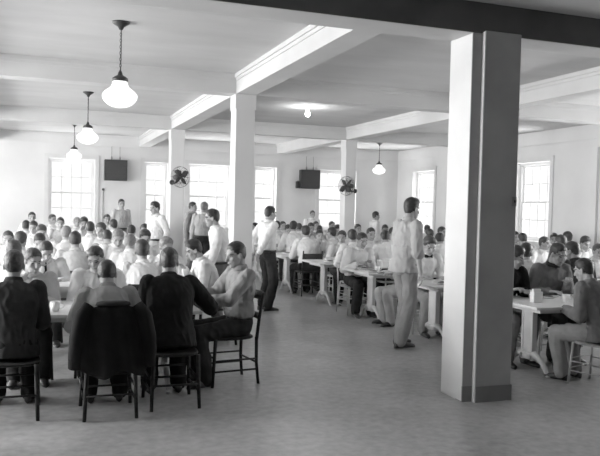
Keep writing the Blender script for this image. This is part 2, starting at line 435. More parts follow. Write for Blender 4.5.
    mi[fr & (ax > .012) & (ax < .052) & (np.abs(z-.030+.12*np.maximum(0, ax-.03)) < .0045)] = 3
    mi[fr & (np.abs(ax-.031) < .012) & (np.abs(z-.004) < .005)] = 1
    bme.polygons.foreach_set('material_index', mi)
    # ---- shirt or coat
    e = .026 if coat else .017
    torso(shirt, e, 0 if coat else 3)
    if not coat: shirt.loft([(waist+d2*.08, X*(.155*B+e), fwd(d2)*(.11+e)), (waist-d1*.03, X*(.165*B+e), fwd(d1)*(.122+e)), (P+d1*.075, X*(.160*B+e), fwd(d1)*(.114+e)), (P+d1*.035, X*.135*B, fwd(d1)*.095)], 20)
    if coat:
        shirt.loft([(P+d1*.06, X*(.185*B), fwd(d1)*.135), (P-d1*.02, X*(.2*B), fwd(d1)*.15), (P-d1*(.09 if sit else .2), X*(.205*B), fwd(d1)*.155)], 20)
    if untuck: shirt.loft([(P+d1*.09, X*(.178*B), fwd(d1)*.140), (P+d1*.0, X*(.205*B), fwd(d1)*.165), (P-d1*.075, X*(.212*B), fwd(d1)*.172)], 20)
    for s in (-1, 1):
        S, E, W, c, pn = arms[s]; a = .019 if not coat else .026
        shirt.cap(S, E, .054+a, .044+a); shirt.ell(S+V((0, 0, .0)), (.062+a*.5, .058+a*.5, .055+a*.5))
        if sleeve == 'long':
            W2 = E+(W-E)*.93; shirt.cap(E, W2, .044+a, .031+a*.8)
        elif sleeve == 'rolled':
            W2 = E+(W-E)*.16; shirt.cap(E, W2, .047+a, .048+a)
    sme = remesh(shirt, max(vox, .008), 3, 'shirt'); wrinkle(sme, .017 if not coat else .013, 10, seed)
    # ---- trousers
    tr.loft([(P+d1*.055, X*(.156*B+.020+fat), fwd(d1)*(.108+.022+fat)), (P+d1*.01, X*(.166*B+.018+fat), fwd(d1)*(.116+.018+fat)), (P-d1*.05, X*(.165*B+.010), fwd(d1)*(.115+.012)), (P-d1*.10, X*.13, fwd(d1)*.10)], 20)
    for s in (-1, 1):
        hip, Kn, An = legs[s]
        tr.cap(hip, Kn, .098, .082); tr.cap(Kn, An+(Kn-An).normalized()*.01, .082, .074)
    tme = remesh(tr, max(vox, .009), 3, 'trousers'); wrinkle(tme, .014, 8, seed+5)
    # ---- shoes
    shs = []
    for s in (-1, 1):
        hip, Kn, An = legs[s]; m = MB(); z = An.z-.075; f = V((s*.12, 1, 0)).normalized(); r = V((f.y, -f.x, 0))
        def sec(c, w, h): return (V((An.x, An.y, z+h))+f*c, r*w, V((0, 0, h)))
        m.loft([sec(-.075, .018, .028), sec(-.065, .032, .042), sec(-.01, .037, .050), sec(.06, .044, .038), sec(.13, .046, .028), sec(.175, .036, .022), sec(.195, .012, .012)], 14)
        shs.append(m.mesh('shoe', True))
    # ---- hair: a cap over the skull whose rim sinks into the scalp at the hairline
    hm = MB(); n, mm = 30, 20; vs = []; fs = []; keep = []
    th = {'short': .008, 'full': .017, 'crop': .005}[hair]
    for i in range(mm+1):
        a = -PI/2+PI*i/mm
        for j in range(n):
            b = 2*PI*j/n
            ca = cos(a) if a > 0 else abs(cos(a))**.45
            q = V((ca*cos(b), ca*sin(b), sin(a)))
            if a > 0: p = V((q.x*.0745, q.y*.094-.012, q.z*.088+.035))
            else: p = V((q.x*.0745*(1+.12*q.z), q.y*.094-.012+.028*q.z*q.z*(1 if q.y < 0 else 0), q.z*.125+.035))
            line = -.004+.95*p.y+(.014 if p.y > .05 else 0)
            line = max(-.082, min(line, .082))
            g = p.z-line; keep.append(g > -.012)
            q.z = max(q.z, -.2)
            inf = max(-.004, .0045+min(1, max(0, g)/.05)*th*(.15+.95*max(0, q.z)**.7) if g > 0 else -.004)
            if hair == 'full' and q.y > .3 and q.z > .3: inf *= 1.35
            inf += .0035*noise.noise(V((p.x*70, p.y*25, p.z*40+seed)))
            vs.append(HC+Rh@(p+q*inf))
    for i in range(mm):
        for j in range(n):
            f = (i*n+j, i*n+(j+1) % n, (i+1)*n+(j+1) % n, (i+1)*n+j)
            if all(keep[k] for k in f): fs.append(f)
    hm.add(vs, fs); hme = hm.mesh('hair', True)
    # ---- collar
    cme = None
    if collar:
        m = MB(); ax = nd; u = X; w = ax.cross(u).normalized(); c0 = nb+ax*.004
        ring = []
        m.loft([(c0-ax*.012, u*.082, w*.078), (c0+ax*.012, u*.076, w*.072), (c0+ax*.032, u*.066, w*.064), (c0+ax*.030, u*.060, w*.058), (c0+ax*.0, u*.058, w*.056)], 18, cap=False)
        cme = m.mesh('collar', True)
    bl = None
    if not sit and not untuck:
        m = MB(); c0 = P+d1*.030; u, w = X*(.158*B+.030+fat), fwd(d1)*(.110+.034+fat)
        m.loft([(c0, u, w), (c0, u*1.04, w*1.05), (c0+d1*.032, u*1.03, w*1.04), (c0+d1*.032, u*.98, w*.98)], 22, cap=False); bl = m.mesh('belt', True)
    BUILT[key] = dict(body=bme, shirt=sme, trousers=tme, shoes=shs, hair=hme, collar=cme, belt=bl, head=HC.copy(), coat=coat, arms=arms, throat=nb+(HC-nb)*.12+fwd(d3)*.078)
    return BUILT[key]

def setm(o, m):
    if not o.data.materials: o.data.materials.append(m)
    o.material_slots[0].link = 'OBJECT'; o.material_slots[0].material = m
PEOPLE = []
def add_tie(o, b, bow=True):
    m = MB(); c = b['throat']
    if bow:
        for s in (-1, 1): m.loft([(c, V((0, 0, .010)), V((0, .010, 0))), (c+V((s*.03, 0, .002)), V((0, 0, .020)), V((0, .010, 0))), (c+V((s*.058, -.008, .0)), V((0, 0, .026)), V((0, .008, 0)))], 10)
        m.ell(c+V((0, .006, 0)), (.013, .012, .014))
    else:
        m.loft([(c, V((.016, 0, 0)), V((0, .012, 0))), (c+V((0, .012, -.05)), V((.02, 0, 0)), V((0, .012, 0))), (c+V((0, .03, -.22)), V((.034, 0, 0)), V((0, .012, 0))), (c+V((0, .03, -.26)), V((.004, 0, 0)), V((0, .008, 0)))], 10)
    setm(obj('bow_tie' if bow else 'necktie', m, None, o, True), CL['black'])
def person(b, loc, rz, label, top='white', legs='dark', hair=HAIRD, skin=SKIN, s=1.0, group=None, ccol=None):
    o = obj('person', b['body']); o.location = loc; o.rotation_euler = (0, 0, rz); o.scale = (s, s, s)
    o.material_slots[0].link = 'OBJECT'; o.material_slots[0].material = skin
    tag(o, label, 'person', group)
    setm(obj('jacket' if b['coat'] else 'shirt', b['shirt'], None, o), CL[top])
    setm(obj('trousers', b['trousers'], None, o), CL[legs])
    setm(obj('hair', b['hair'], None, o), hair)
    for m in b['shoes']: setm(obj('shoe', m, None, o), SHOE)
    if b['collar']: setm(obj('collar', b['collar'], None, o), CL[ccol or top])
    if b['belt']: setm(obj('belt', b['belt'], None, o), BELT)
    PEOPLE.append(o); return o

# ------------------------------------------------------------------ furniture
TZ = .72
def make_table(L, label, loc, name='dining_table'):
    t = thing(name, label, 'table', loc, 0, 'long mess hall tables')
    m = MB(); m.box(-L/2, L/2, -.44, .44, TZ-.028, TZ); bevel(obj('tabletop', m, TABLE, t), .006, 2)
    m = MB(); m.box(-L/2+.12, L/2-.12, -.34, .34, TZ-.075, TZ-.028); obj('apron', m, TLEG, t)
    for s in (-1, 1):
        x = s*(L/2-.26)
        m = MB(); m.box(x-.022, x+.022, -.075, .075, .14, TZ-.075); m.box(x-.03, x+.03, -.09, -.06, .12, TZ-.075); m.box(x-.03, x+.03, .06, .09, .12, TZ-.075); m.box(x-.03, x+.03, -.06, .06, TZ-.13, TZ-.075)
        p = bevel(obj('pedestal', m, TLEG, t), .006, 2)
        m = MB()
        for q in (-1, 1):
            m.tube([(x, q*.02, .19), (x, q*.10, .19), (x, q*.18, .155), (x, q*.245, .10), (x, q*.285, .045), (x, q*.315, .014)], [.034, .034, .028, .022, .019, .016], 8)
            m.ell((x, q*.318, .014), (.026, .03, .014))
        m.box(x-.03, x+.03, -.10, .10, .13, .205)
        obj('foot', m, TLEG, p, True)
    return t

def chair_legs(m4, parent, mtl, r=.015):
    for sx in (-1, 1):
        m = MB(); m.tube([(sx*.175, .185, .44), (sx*.185, .20, .2), (sx*.195, .215, 0)], [r*1.1, r, r*.9], 10); obj('leg', m, mtl, parent, True)
    for sx in (-1, 1):
        m = MB(); m.tube([(sx*.175, -.215, .44), (sx*.183, -.215, .2), (sx*.19, -.235, 0)], [r*1.1, r, r*.9], 10); obj('leg', m, mtl, parent, True)
def make_chair(name, seatm, framem, r, bt, slats, label, panel=False):
    t = thing(name, label, 'stool' if slats is None else 'chair')
    m = MB(); n = 20
    def ring(z, k):
        return [V((.205*k*copysign(abs(cos(2*PI*i/n))**.6, cos(2*PI*i/n)), .215*k*copysign(abs(sin(2*PI*i/n))**.6, sin(2*PI*i/n)), z)) for i in range(n)]
    rings = [ring(.425, .95), ring(.432, 1), ring(.446, 1), ring(.452, .96), ring(.446, .6)]
    vs = sum(rings, []); fs = [tuple(range(n-1, -1, -1))]
    for a in range(4):
        for i in range(n): fs.append((a*n+i, a*n+(i+1) % n, (a+1)*n+(i+1) % n, (a+1)*n+i))
    fs.append(tuple(range(4*n, 5*n))); m.add(vs, fs); obj('seat', m, seatm, t)
    chair_legs(m, t, framem, r)
    m = MB()
    for z in (.17, .27):
        m.tube([(-.18, .20, z), (.18, .20, z)], r*.6); 
    for sx in (-1, 1):
        for z in (.14, .24): m.tube([(sx*.186, .205, z), (sx*.186, -.22, z)], r*.6)
    m.tube([(-.18, -.222, .2), (.18, -.222, .2)], r*.6); obj('stretcher', m, framem, t, True)
    if slats is None: return t
    for sx in (-1, 1):
        m = MB(); m.tube([(sx*.178, -.215, .42), (sx*.182, -.235, .62), (sx*.186, -.275, bt)], [r*1.05, r, r*.9], 10); obj('back_post', m, framem, t, True)
    b = obj('backrest', slat_mesh(slats), seatm if panel else framem, t, True)
    return t
def slat_mesh(slats):
    m = MB()
    for z0, z1 in slats:
        def P(x, z, o): 
            yb = -.235-(z-.62)*.15; return V((x, yb-.035*(1-(x/.19)**2)+o, z))
        n = 8; vs = []; fs = []
        for i in range(n+1):
            x = -.19+.38*i/n
            vs += [P(x, z0, -.009), P(x, z1, -.009), P(x, z1, .009), P(x, z0, .009)]
        for i in range(n):
            a = i*4
            for k in range(4): fs.append((a+k, a+(k+1) % 4, a+4+(k+1) % 4, a+4+k))
        fs += [(0, 1, 2, 3), (n*4+3, n*4+2, n*4+1, n*4)]; m.add(vs, fs)
    return m
CHW = make_chair('dining_chair', WOODD, WOODD, .016, .86, [(.78, .86), (.60, .655)], 'x')
CHM = make_chair('metal_chair', SEATG, CHROME, .0105, .80, [(.70, .79)], 'x', True)
CHP = make_chair('panel_chair', BLACKM, BLACKM, .014, .84, [(.46, .79)], 'x', True)
STO = make_chair('stool', WOODD, WOODD, .016, .86, None, 'x'); chair_used = set()
def place_chair(kind, x, y, rz, label, group):
    if kind not in chair_used:
        chair_used.add(kind); kind.location = (x, y, 0); kind.rotation_euler = (0, 0, rz); kind['label'] = label; kind['group'] = group; return kind
    return dup(kind, (x, y, 0), rz, label, group)

RT_Y = [6.15, 7.95, 9.65, 11.45, 13.25, 15.20, 16.85]
LT_Y = [6.50, 8.30, 10.1, 11.9, 13.7, 15.5, 17.3]
ordn = ['nearest', 'second', 'third', 'fourth', 'fifth', 'sixth', 'farthest']
RX = [4.50, 4.44, 4.38, 4.34, 4.28, 4.26, 4.25]
t0 = make_table(2.5, 'white-topped pedestal table beside the big pillar, nearest on the right', (RX[0]+1.25, RT_Y[0], 0))
for k in (1, 3, 4, 5, 6): dup(t0, (RX[k]+1.25, RT_Y[k], 0), 0, '%s white-topped pedestal table end along the right of the aisle, counted from the big pillar' % ordn[k])
make_table(1.84, 'third white-topped pedestal table end along the right of the aisle, counted from the big pillar', (RX[2]+.92, RT_Y[2], 0))
for k in range(7): dup(t0, (RX[k]+(3.82 if k != 2 else 3.46), RT_Y[k], 0), 0, '%s white-topped table by the right-hand wall, outer end hidden by diners' % ordn[k])
tl = make_table(2.9, 'long table behind the three dark backs at front left', (-.12, LT_Y[0], 0))
for k in range(1, 7): dup(tl, (-.12, LT_Y[k], 0), 0, '%s white table from the front in the crowded left block' % ordn[k])

# ------------------------------------------------------------------ seated crowd
POOL = {
 'a': dict(lean=12, hp=8, seed=1), 'b': dict(lean=20, hp=22, rh=(.06, .34, 1.0), seed=2, hair='full'),
 'c': dict(lean=26, hp=30, seed=3), 'd': dict(lean=10, hy=32, hp=5, seed=4), 'e': dict(lean=14, hy=-34, hp=10, seed=5, hair='full'),
 'f': dict(lean=20, hp=14, lh=(-.07, .36, .98), rh=(.07, .36, .98), sleeve='rolled', seed=6), 'g': dict(lean=6, hp=2, hy=8, seed=7, lh=(-.15, .38, .80)),
 'h': dict(lean=18, hp=18, hy=-15, sleeve='rolled', hair='crop', seed=8),
}
def pool(k): return build_person('pool_'+k, **POOL[k])
HM = dict(d=HAIRD, b=HAIRB, l=HAIRL)
def sit(u, v, seat_y, face, b, label, ref, top='white', legs='dark', hair='d', chair=None, skin=SKIN, smin=.92, smax=1.09, group=None, ccol=None, rz_off=0, cdx=0):
    """seat a figure so that its head is at the measured spot; face: 'away', 'to' or 'left'"""
    rz = {'away': 0, 'to': PI, 'left': PI/2, 'right': -PI/2}[face]+radians(rz_off)
    Rz = M.Rotation(rz, 3, 'Z'); s = 1
    for _ in range(3):
        o = Rz@b['head']*s; hd = aty(u, v, seat_y+o.y); s = max(smin, min(smax, (hd.z-.03)/b['head'].z))
    x = hd.x-(Rz@b['head']*s).x
    p = person(b, (x, seat_y, .452*(1-s) if False else 0), rz, label, top, legs, HM[hair], skin, s, group, ccol)
    if chair is not None:
        c = place_chair(chair, x+cdx, seat_y, rz, ('stool under the ' if chair is STO else 'chair under the ' if chair is not CHM else 'metal chair under the ')+ref, 'chairs of the diners')
        if chair is not CHP: c.scale = (1, 1, s)
    return p, x
NEAR = .0065
# --- nearest left table: three backs, the man at the end, and those facing us
LF = lambda k: LT_Y[k]-.63
LB = lambda k: LT_Y[k]+.63
b = build_person('l', lean=12, hp=6, vox=NEAR, seed=11, fat=.012, coat=True, hair='short', lh=(-.18, .36, .80), rh=(.18, .36, .80), le=(-.30, -.1, .5), re=(.30, -.1, .5))
sit(14, 262, LF(0), 'away', b, 'man in dark shirt with back turned at far left foreground', 'dark-shirted man at far left', 'dark', 'black', 'd', STO)
b = build_person('o', lean=26, hp=24, vox=NEAR, seed=12, hair='crop', lh=(-.2, .38, .80), rh=(.2, .38, .80))
_, xo = sit(107, 273, LF(0)-.12, 'away', b, 'close-cropped man bending over his plate behind a coat-draped chair back', 'close-cropped man in the middle foreground', 'grey', 'black', 'd', CHW)
b = build_person('bk', lean=22, hp=12, hy=-12, vox=NEAR, seed=13, coat=True, fat=.012, lh=(-.16, .40, .80), le=(-.3, -.1, .5), rh=(.30, .40, .80), re=(.5, .0, .65), hair='short')
sit(169, 259, LF(0)+.02, 'away', b, 'man in black jacket with back turned, right of the coat-draped chair', 'black-jacketed man in the foreground', 'black', 'black', 'b', STO)
b = build_person('end', lean=-4, bend=8, hp=14, hy=6, vox=NEAR, seed=14, lh=(-.12, .42, .80), rh=(.16, .40, .84), palm=((0, 0, -1), (-.6, 0, -.8)), hair='short')
_, xe = sit(236, 252, LT_Y[0]-.02, 'left', b, 'man in grey shirt seated in profile at the near table end by the aisle', 'profile man at the near table end', 'grey', 'dark', 'd', CHW, rz_off=8, cdx=-.10)
b = build_person('m', lean=16, hp=16, hy=25, vox=NEAR, seed=15, lh=(-.1, .36, .82), rh=(.08, .30, .98))
sit(33, 261, LB(0), 'to', b, 'boy in light shirt facing camera just right of the dark-shirted man', 'boy facing camera at far left', 'light', 'dark', 'b', CHW)
b = build_person('n', lean=14, hp=24, hy=-24, hr=6, vox=NEAR, seed=16, rh=(.12, .38, .80))
sit(96, 256, LB(0), 'to', b, 'white-shirted boy facing camera, looking down, behind the close-cropped man', 'boy looking down behind the close-cropped man', 'white', 'dark', 'd', CHW)
# --- left second table
b = build_person('p', lean=18, hp=10, vox=NEAR, seed=18, hair='full')
sit(142, 249, LF(1), 'away', b, 'wavy-haired boy in white shirt, back turned, above the black-jacketed man', 'wavy-haired boy in white', 'white', 'mid', 'b', CHW)
b = build_person('j', lean=22, hp=34, hy=8, vox=.008, seed=19, rh=(.05, .32, .95))
pt, _ = sit(46, 249, LB(1), 'to', b, 'boy with bowed head and dark tie at left, right of the far-left boys', 'bowed boy with tie', 'white', 'dark', 'd', CHW); add_tie(pt, b, False)
b = build_person('y', lean=16, hp=14, hy=20, vox=.008, seed=20, hair='full')
sit(166, 245, LB(1), 'to', b, 'fair-haired diner in white just above the black-jacketed man', 'fair-haired diner', 'white', 'mid', 'l', CHW)
b = build_person('z', lean=20, hp=24, hy=0, vox=NEAR, seed=21, hair='full', lh=(-.12, .40, .80), rh=(.05, .36, .92))
_, xz = sit(194, 248, LT_Y[1]+.05, 'left', b, 'curly-haired boy in white shirt seated in profile below the standing waiter', 'curly-haired boy in profile', 'white', 'mid', 'd', CHW)
sit(14, 249, LF(1), 'away', pool('a'), 'diner in white whose head is hidden behind the dark-shirted man', 'diner hidden at far left', 'white', 'dark', 'b', CHW)
# --- left third table and beyond: (u, v, seat row y, facing, pool key, top, hair, chair, label, reference)
LEFT = [
 (75, 238.5, LF(2), 'away', 'a', 'light', 'd', CHP, 'dark-haired boy in light shirt, back against a black panelled chair', 'dark-haired boy at left'),
 (20.5, 238.5, LF(2), 'away', 'h', 'white', 'b', CHW, 'brown-haired boy, back turned, above the dark-shirted man at far left', 'brown-haired boy at far left'),
 (39.5, 240, LB(2), 'to', 'c', 'white', 'd', CHW, 'dark-haired boy in white, bent low, left of the panelled chair', 'bent boy left of the panelled chair'),
 (130, 241, LF(2), 'away', 'h', 'white', 'l', CHW, 'fair-haired boy in white, back turned, left of the wavy-haired boy', 'fair-haired boy in white'),
 (145, 236.5, LB(2), 'to', 'b', 'white', 'd', CHW, 'dark-haired diner directly above the wavy-haired boy, lower of two heads', 'lower dark head of the pair'),
 (107, 236, LF(3), 'away', 'c', 'light', 'd', CHW, 'dark-haired boy in grey-white shirt, hunched, below the waiter under the left speaker', 'hunched boy below the left speaker'),
 (41.5, 231, LB(3), 'to', 'b', 'white', 'b', CHW, 'small diner bowing, right of the far-left cluster of heads', 'bowing diner in left cluster'),
 (90, 227, LF(4), 'away', 'a', 'white', 'd', CHW, 'dark-haired diner right of the leftmost window, nearer of two heads', 'diner right of the left window'),
 (131.5, 230, LF(4), 'away', 'h', 'white', 'd', CHW, 'dark head low beside the light-trousered waiter', 'dark head beside the waiter'),
 (144.5, 229, LB(4), 'to', 'e', 'white', 'd', CHW, 'dark-haired diner above the wavy-haired boy, upper of two heads', 'upper dark head of the pair'),
 (101, 229, LB(3), 'to', 'e', 'white', 'b', CHW, 'brown-haired diner just left of the hunched boy', 'brown-haired diner left of the hunched boy'),
 (26, 225, LF(5), 'away', 'a', 'white', 'd', CHW, 'dark-haired diner at far left, lower left of the far cluster', 'lower left diner of far cluster'),
 (33.5, 226, LB(4), 'to', 'h', 'white', 'd', CHW, 'dark-haired diner at far left, lower right of the far cluster', 'lower right diner of far cluster'),
 (113, 224, LF(5), 'away', 'd', 'white', 'd', CHW, 'dark-haired diner left of the grey-shirted waiter, lower of two', 'lower diner left of grey waiter'),
 (60.5, 222, LB(5), 'to', 'a', 'light', 'b', CHW, 'diner facing camera under the left window, right of two', 'right diner under left window'),
 (84, 222, LB(5), 'to', 'b', 'white', 'd', CHW, 'diner facing camera at the right edge of the left window', 'diner at left window edge'),
 (32, 216.5, LB(6), 'to', 'g', 'white', 'd', CHW, 'topmost dark-haired diner of the far-left cluster', 'topmost diner of far cluster'),
 (52.5, 218.5, LB(6), 'to', 'd', 'white', 'b', CHW, 'diner facing camera under the left window, left of two', 'left diner under left window'),
 (77, 221, LB(6), 'to', 'g', 'white', 'l', CHW, 'fair-haired diner in front of the left window', 'fair diner before the left window'),
 (107, 218.5, LB(6), 'to', 'g', 'white', 'd', CHW, 'dark-haired diner left of the grey-shirted waiter, upper of two', 'upper diner left of grey waiter'),
 (8, 243, LB(2), 'to', 'a', 'white', 'b', CHW, 'pale diner at the left edge of the photograph', 'pale diner at the left edge'),
 (66, 232, LF(3), 'away', 'g', 'white', 'l', CHW, 'fair-haired diner in white above the panelled chair', 'fair diner above panelled chair'),
 (118, 236, LB(2), 'to', 'c', 'white', 'l', CHW, 'fair diner bowing just right of the hunched boy', 'fair bowing diner'),
]
for u, v, yy, fc, pk, top, hr, ch, lab, ref in LEFT: sit(u, v, yy, fc, pool(pk), lab, ref, top, 'mid', hr, ch)
# --- right block
RF = lambda k: RT_Y[k]-.62
RB = lambda k: RT_Y[k]+.62
b = build_person('r1', lean=16, hp=16, hy=8, vox=NEAR, seed=31, coat=True, lh=(-.12, .36, .76), rh=(.16, .32, .70), le=(-.3, -.1, .5), re=(.3, -.1, .5), hair='short')
sit(584, 268, RF(0)-.08, 'away', b, 'man in grey jacket with back turned on a chair at the right edge', 'grey-jacketed man at right edge', 'mid', 'grey', 'd', CHM, rz_off=18)
b = build_person('r2', lean=18, hp=22, hy=50, vox=NEAR, seed=32, coat=True, lh=(-.1, .34, .80), rh=(.1, .36, .82), hair='full')
sit(515, 255, RB(0), 'to', b, 'man in black jacket in profile, partly hidden by the big pillar', 'black-jacketed man beside the pillar', 'black', 'mid', 'd', CHM)
b = build_person('r3', lean=16, hp=20, hy=8, vox=NEAR, seed=33, lh=(-.06, .33, .88), rh=(.2, .36, .78), sleeve='long', fat=.01)
sit(558, 252, RB(0), 'to', b, 'broad man in dark sweater facing camera at the nearest right table', 'broad man in dark sweater', 'mid', 'dark', 'd', CHM, ccol='dark')
b = build_person('r4', lean=16, hp=12, hy=25, vox=.008, seed=34, coat=True)
sit(572, 249, RF(1), 'away', b, 'man in dark jacket, back turned, right of the broad man in sweater', 'dark-jacketed man right of the sweater', 'dark', 'dark', 'd', CHM)
b = build_person('r5', lean=14, hp=12, hy=-10, vox=.008, seed=35)
sit(598, 252, RB(1), 'to', b, 'man cut off by the right edge of the photograph, facing camera', 'man cut off at right edge', 'light', 'dark', 'b', CHM)
sit(526, 251, RF(1), 'away', pool('e'), 'dark-haired diner in light shirt, back turned, left of the broad man', 'dark-haired diner left of broad man', 'light', 'mid', 'd', CHM)
b = build_person('r6', lean=16, hp=24, hy=0, vox=NEAR, seed=36, hair='full', lh=(-.2, .36, .78), rh=(.18, .36, .78))
pt, _ = sit(429, 244, RB(1), 'to', b, 'boy in white shirt with dark bow tie facing camera, left of pillar', 'boy with bow tie', 'white', 'grey', 'b', CHM); add_tie(pt, b)
b = build_person('r7', lean=18, hp=16, hy=10, vox=NEAR, seed=37, lh=(-.1, .34, .84), rh=(.12, .36, .80))
sit(362, 239, RB(2), 'to', b, 'white-shirted boy facing camera at the table end with the bread box', 'boy by the bread box', 'white', 'dark', 'd', CHM)
b = build_person('r8', lean=10, hp=6, vox=.008, seed=38)
sit(352, 235, RF(3), 'away', b, 'boy in white shirt and black trousers, back turned, left of the bread box boy', 'black-trousered boy', 'white', 'black', 'd', CHM)
b = build_person('r9', lean=10, hp=4, vox=.008, seed=39, hair='full', fat=.015)
sit(305.5, 231, RF(4), 'away', b, 'boy in white with black trousers, back turned, on a black panelled chair right of aisle', 'white-shirted boy right of aisle', 'white', 'black', 'd', CHP)
b = build_person('r10', lean=14, hp=8, hy=-25, vox=.009, seed=40)
sit(399, 249, RF(2)+.1, 'left', b, 'seated diner in light trousers just left of the standing man', 'diner in light trousers', 'white', 'light', 'b', CHM)
RIGHT = [
 (277, 225, RF(6), 'away', 'a', 'white', 'd', 'dark-haired diner just right of the standing man with clasped hands', 'diner beside clasped-hands man'),
 (283, 225, RB(6), 'to', 'g', 'white', 'd', 'second diner right of the standing man with clasped hands, far row', 'second diner from clasped-hands man'),
 (288, 229, RB(5), 'to', 'b', 'light', 'd', 'diner facing camera left of the white-shirted boy on the panelled chair', 'diner left of panelled chair boy'),
 (293.5, 226, RF(5), 'away', 'e', 'white', 'd', 'far diner below and left of the white-clad waiter at the back wall', 'far diner left of back waiter'),
 (299, 227, RF(6), 'away', 'h', 'white', 'b', 'brown-haired far diner left of the back-wall waiter', 'brown far diner'),
 (311, 227, RB(5), 'to', 'f', 'white', 'd', 'diner facing camera directly below the back-wall waiter', 'diner below back waiter'),
 (316, 225, RB(6), 'to', 'g', 'white', 'd', 'far diner just right below the back-wall waiter', 'far diner right of back waiter'),
 (319.5, 229, RF(6), 'away', 'h', 'light', 'd', 'dark head left of the right-hand far window', 'dark head left of far window'),
 (319.5, 235.5, RB(4), 'to', 'f', 'grey', 'd', 'diner in grey patterned shirt facing camera right of the panelled chair', 'diner in grey shirt'),
 (332, 225, RB(6), 'to', 'g', 'white', 'b', 'pale diner in front of the far window left of the fan column', 'pale diner before far window'),
 (331.5, 232, RF(4), 'away', 'd', 'light', 'd', 'dark-haired diner below the far window left of the fan column', 'diner below far window'),
 (337.5, 229, RB(5), 'to', 'b', 'white', 'd', 'dark-haired diner at lower left of the fan column', 'diner left of fan column'),
 (345, 229, RF(6), 'away', 'a', 'white', 'd', 'dark-haired diner directly under the fan column', 'diner under fan column'),
 (342, 236, RB(3), 'to', 'e', 'light', 'd', 'diner in light shirt facing camera left of the black-trousered boy', 'diner left of black-trousered boy'),
 (358, 228, RB(5), 'to', 'g', 'white', 'd', 'far diner right of the fan column, below its fan', 'far diner right of fan column'),
 (371, 233, RB(3), 'to', 'a', 'white', 'd', 'dark-haired diner facing camera behind the bread box boy', 'diner behind bread box boy'),
 (385, 228.5, RB(5), 'to', 'h', 'white', 'd', 'far diner left of the standing man, upper of two', 'upper diner left of standing man'),
 (385, 236, RF(3), 'away', 'h', 'white', 'd', 'diner with back turned left of the standing man, lower of two', 'lower diner left of standing man'),
 (419, 229, RB(5), 'to', 'g', 'white', 'd', 'far diner right of the standing man, under the window', 'far diner right of standing man'),
 (418, 238, RF(3), 'away', 'e', 'grey', 'd', 'dark-haired diner in grey just right of the standing man', 'diner in grey right of standing man'),
 (427, 228.5, RF(6), 'away', 'a', 'white', 'b', 'far diner in the corner below the window right of the standing man', 'far corner diner'),
 (429.5, 233.5, RF(4), 'away', 'a', 'white', 'd', 'dark head directly above the bow tie boy', 'dark head above bow tie boy'),
 (439.5, 238, RF(3), 'away', 'h', 'white', 'd', 'dark-haired diner in white touching the left edge of the big pillar, nearer', 'nearer diner at pillar edge'),
 (442, 231, RB(4), 'to', 'd', 'white', 'd', 'small far head at the left edge of the big pillar', 'far head at pillar edge'),
 (515, 236, RB(3), 'to', 'a', 'white', 'd', 'far diner touching the right edge of the big pillar', 'far diner right of pillar'),
 (522.5, 238, RF(3), 'away', 'h', 'light', 'd', 'dark-haired diner second from the right edge of the big pillar', 'second diner right of pillar'),
 (544.5, 242, RB(2), 'to', 'd', 'white', 'b', 'diner in white facing camera left above the broad man in sweater', 'diner left above broad man'),
 (554, 238, RB(3), 'to', 'e', 'white', 'd', 'far diner directly above the broad man in sweater', 'diner above broad man'),
 (560.5, 241, RF(2), 'away', 'a', 'mid', 'd', 'dark head between the broad man and the wall', 'dark head by the wall'),
 (567, 236.5, RF(3), 'away', 'g', 'white', 'd', 'far diner against the right wall, topmost there', 'topmost diner by right wall'),
 (585, 242, RB(2), 'to', 'b', 'white', 'd', 'smiling-height diner in white facing camera by the right wall above the grey jacket', 'diner above grey jacket'),
 (254.5, 227, RB(6), 'left', 'g', 'white', 'd', 'boy in white sitting sideways between column and standing man with clasped hands', 'boy sitting sideways far off'),
 (393, 233, RB(3), 'to', 'f', 'white', 'd', 'diner facing camera behind the back of the standing man', 'diner behind standing man'),
]
for u, v, yy, fc, pk, top, hr, lab, ref in RIGHT: sit(u, v, yy, fc, pool(pk), lab.replace('smiling-height ', ''), ref, top, 'dark', hr, CHM)

# ------------------------------------------------------------------ standing people
def stand(u, v, y, face_deg, b, label, top, legs, hair, skin=SKIN, ccol=None):
    """face_deg: heading, 0 = away from camera along the room, 90 = towards the left wall"""
    rz = radians(face_deg); Rz = M.Rotation(rz, 3, 'Z'); s = 1
    for _ in range(3):
        o = Rz@b['head']*s; hd = aty(u, v, y+o.y); s = max(.9, min(1.1, (hd.z-.03)/b['head'].z))
    x = hd.x-(Rz@b['head']*s).x
    return person(b, (x, y, 0), rz, label, top, legs, HM[hair], skin, s, None, ccol)
b = build_person('s1', 'stand', lean=3, bend=8, hp=8, hy=4, vox=NEAR, seed=51, rh=(.26, .05, .80), lh=(-.25, .12, .86), lf=(-.11, .04, .085), rf=(.10, -.10, .085), hair='full', sleeve='rolled', untuck=True, build=.9)
stand(412, 207, 7.62, -80, b, 'tall man in light shirt and grey trousers standing in the aisle at right', 'sand', 'twill', 'd')
b = build_person('s2', 'stand', lean=1, bend=4, hp=6, hy=-2, vox=NEAR, seed=52, rh=(.12, -.22, .98), lh=(-.10, -.22, .96), re=(.55, -.45, 1.2), le=(-.55, -.45, 1.2), hair='short')
s2 = stand(270.5, 212, 10.74, -74, b, 'standing man in white shirt and dark trousers, hands clasped behind back', 'white', 'dark', 'd')
b = build_person('s3', 'stand', lean=6, bend=10, hp=10, hy=-4, vox=NEAR, seed=53, lh=(-.22, .20, .88), rh=(.2, .26, .98), le=(-.5, -.4, 1.0), hair='short')
stand(212, 216, 8.85, 82, b, 'waiter in white shirt standing in left profile beside the tall near column', 'white', 'mid', 'd')
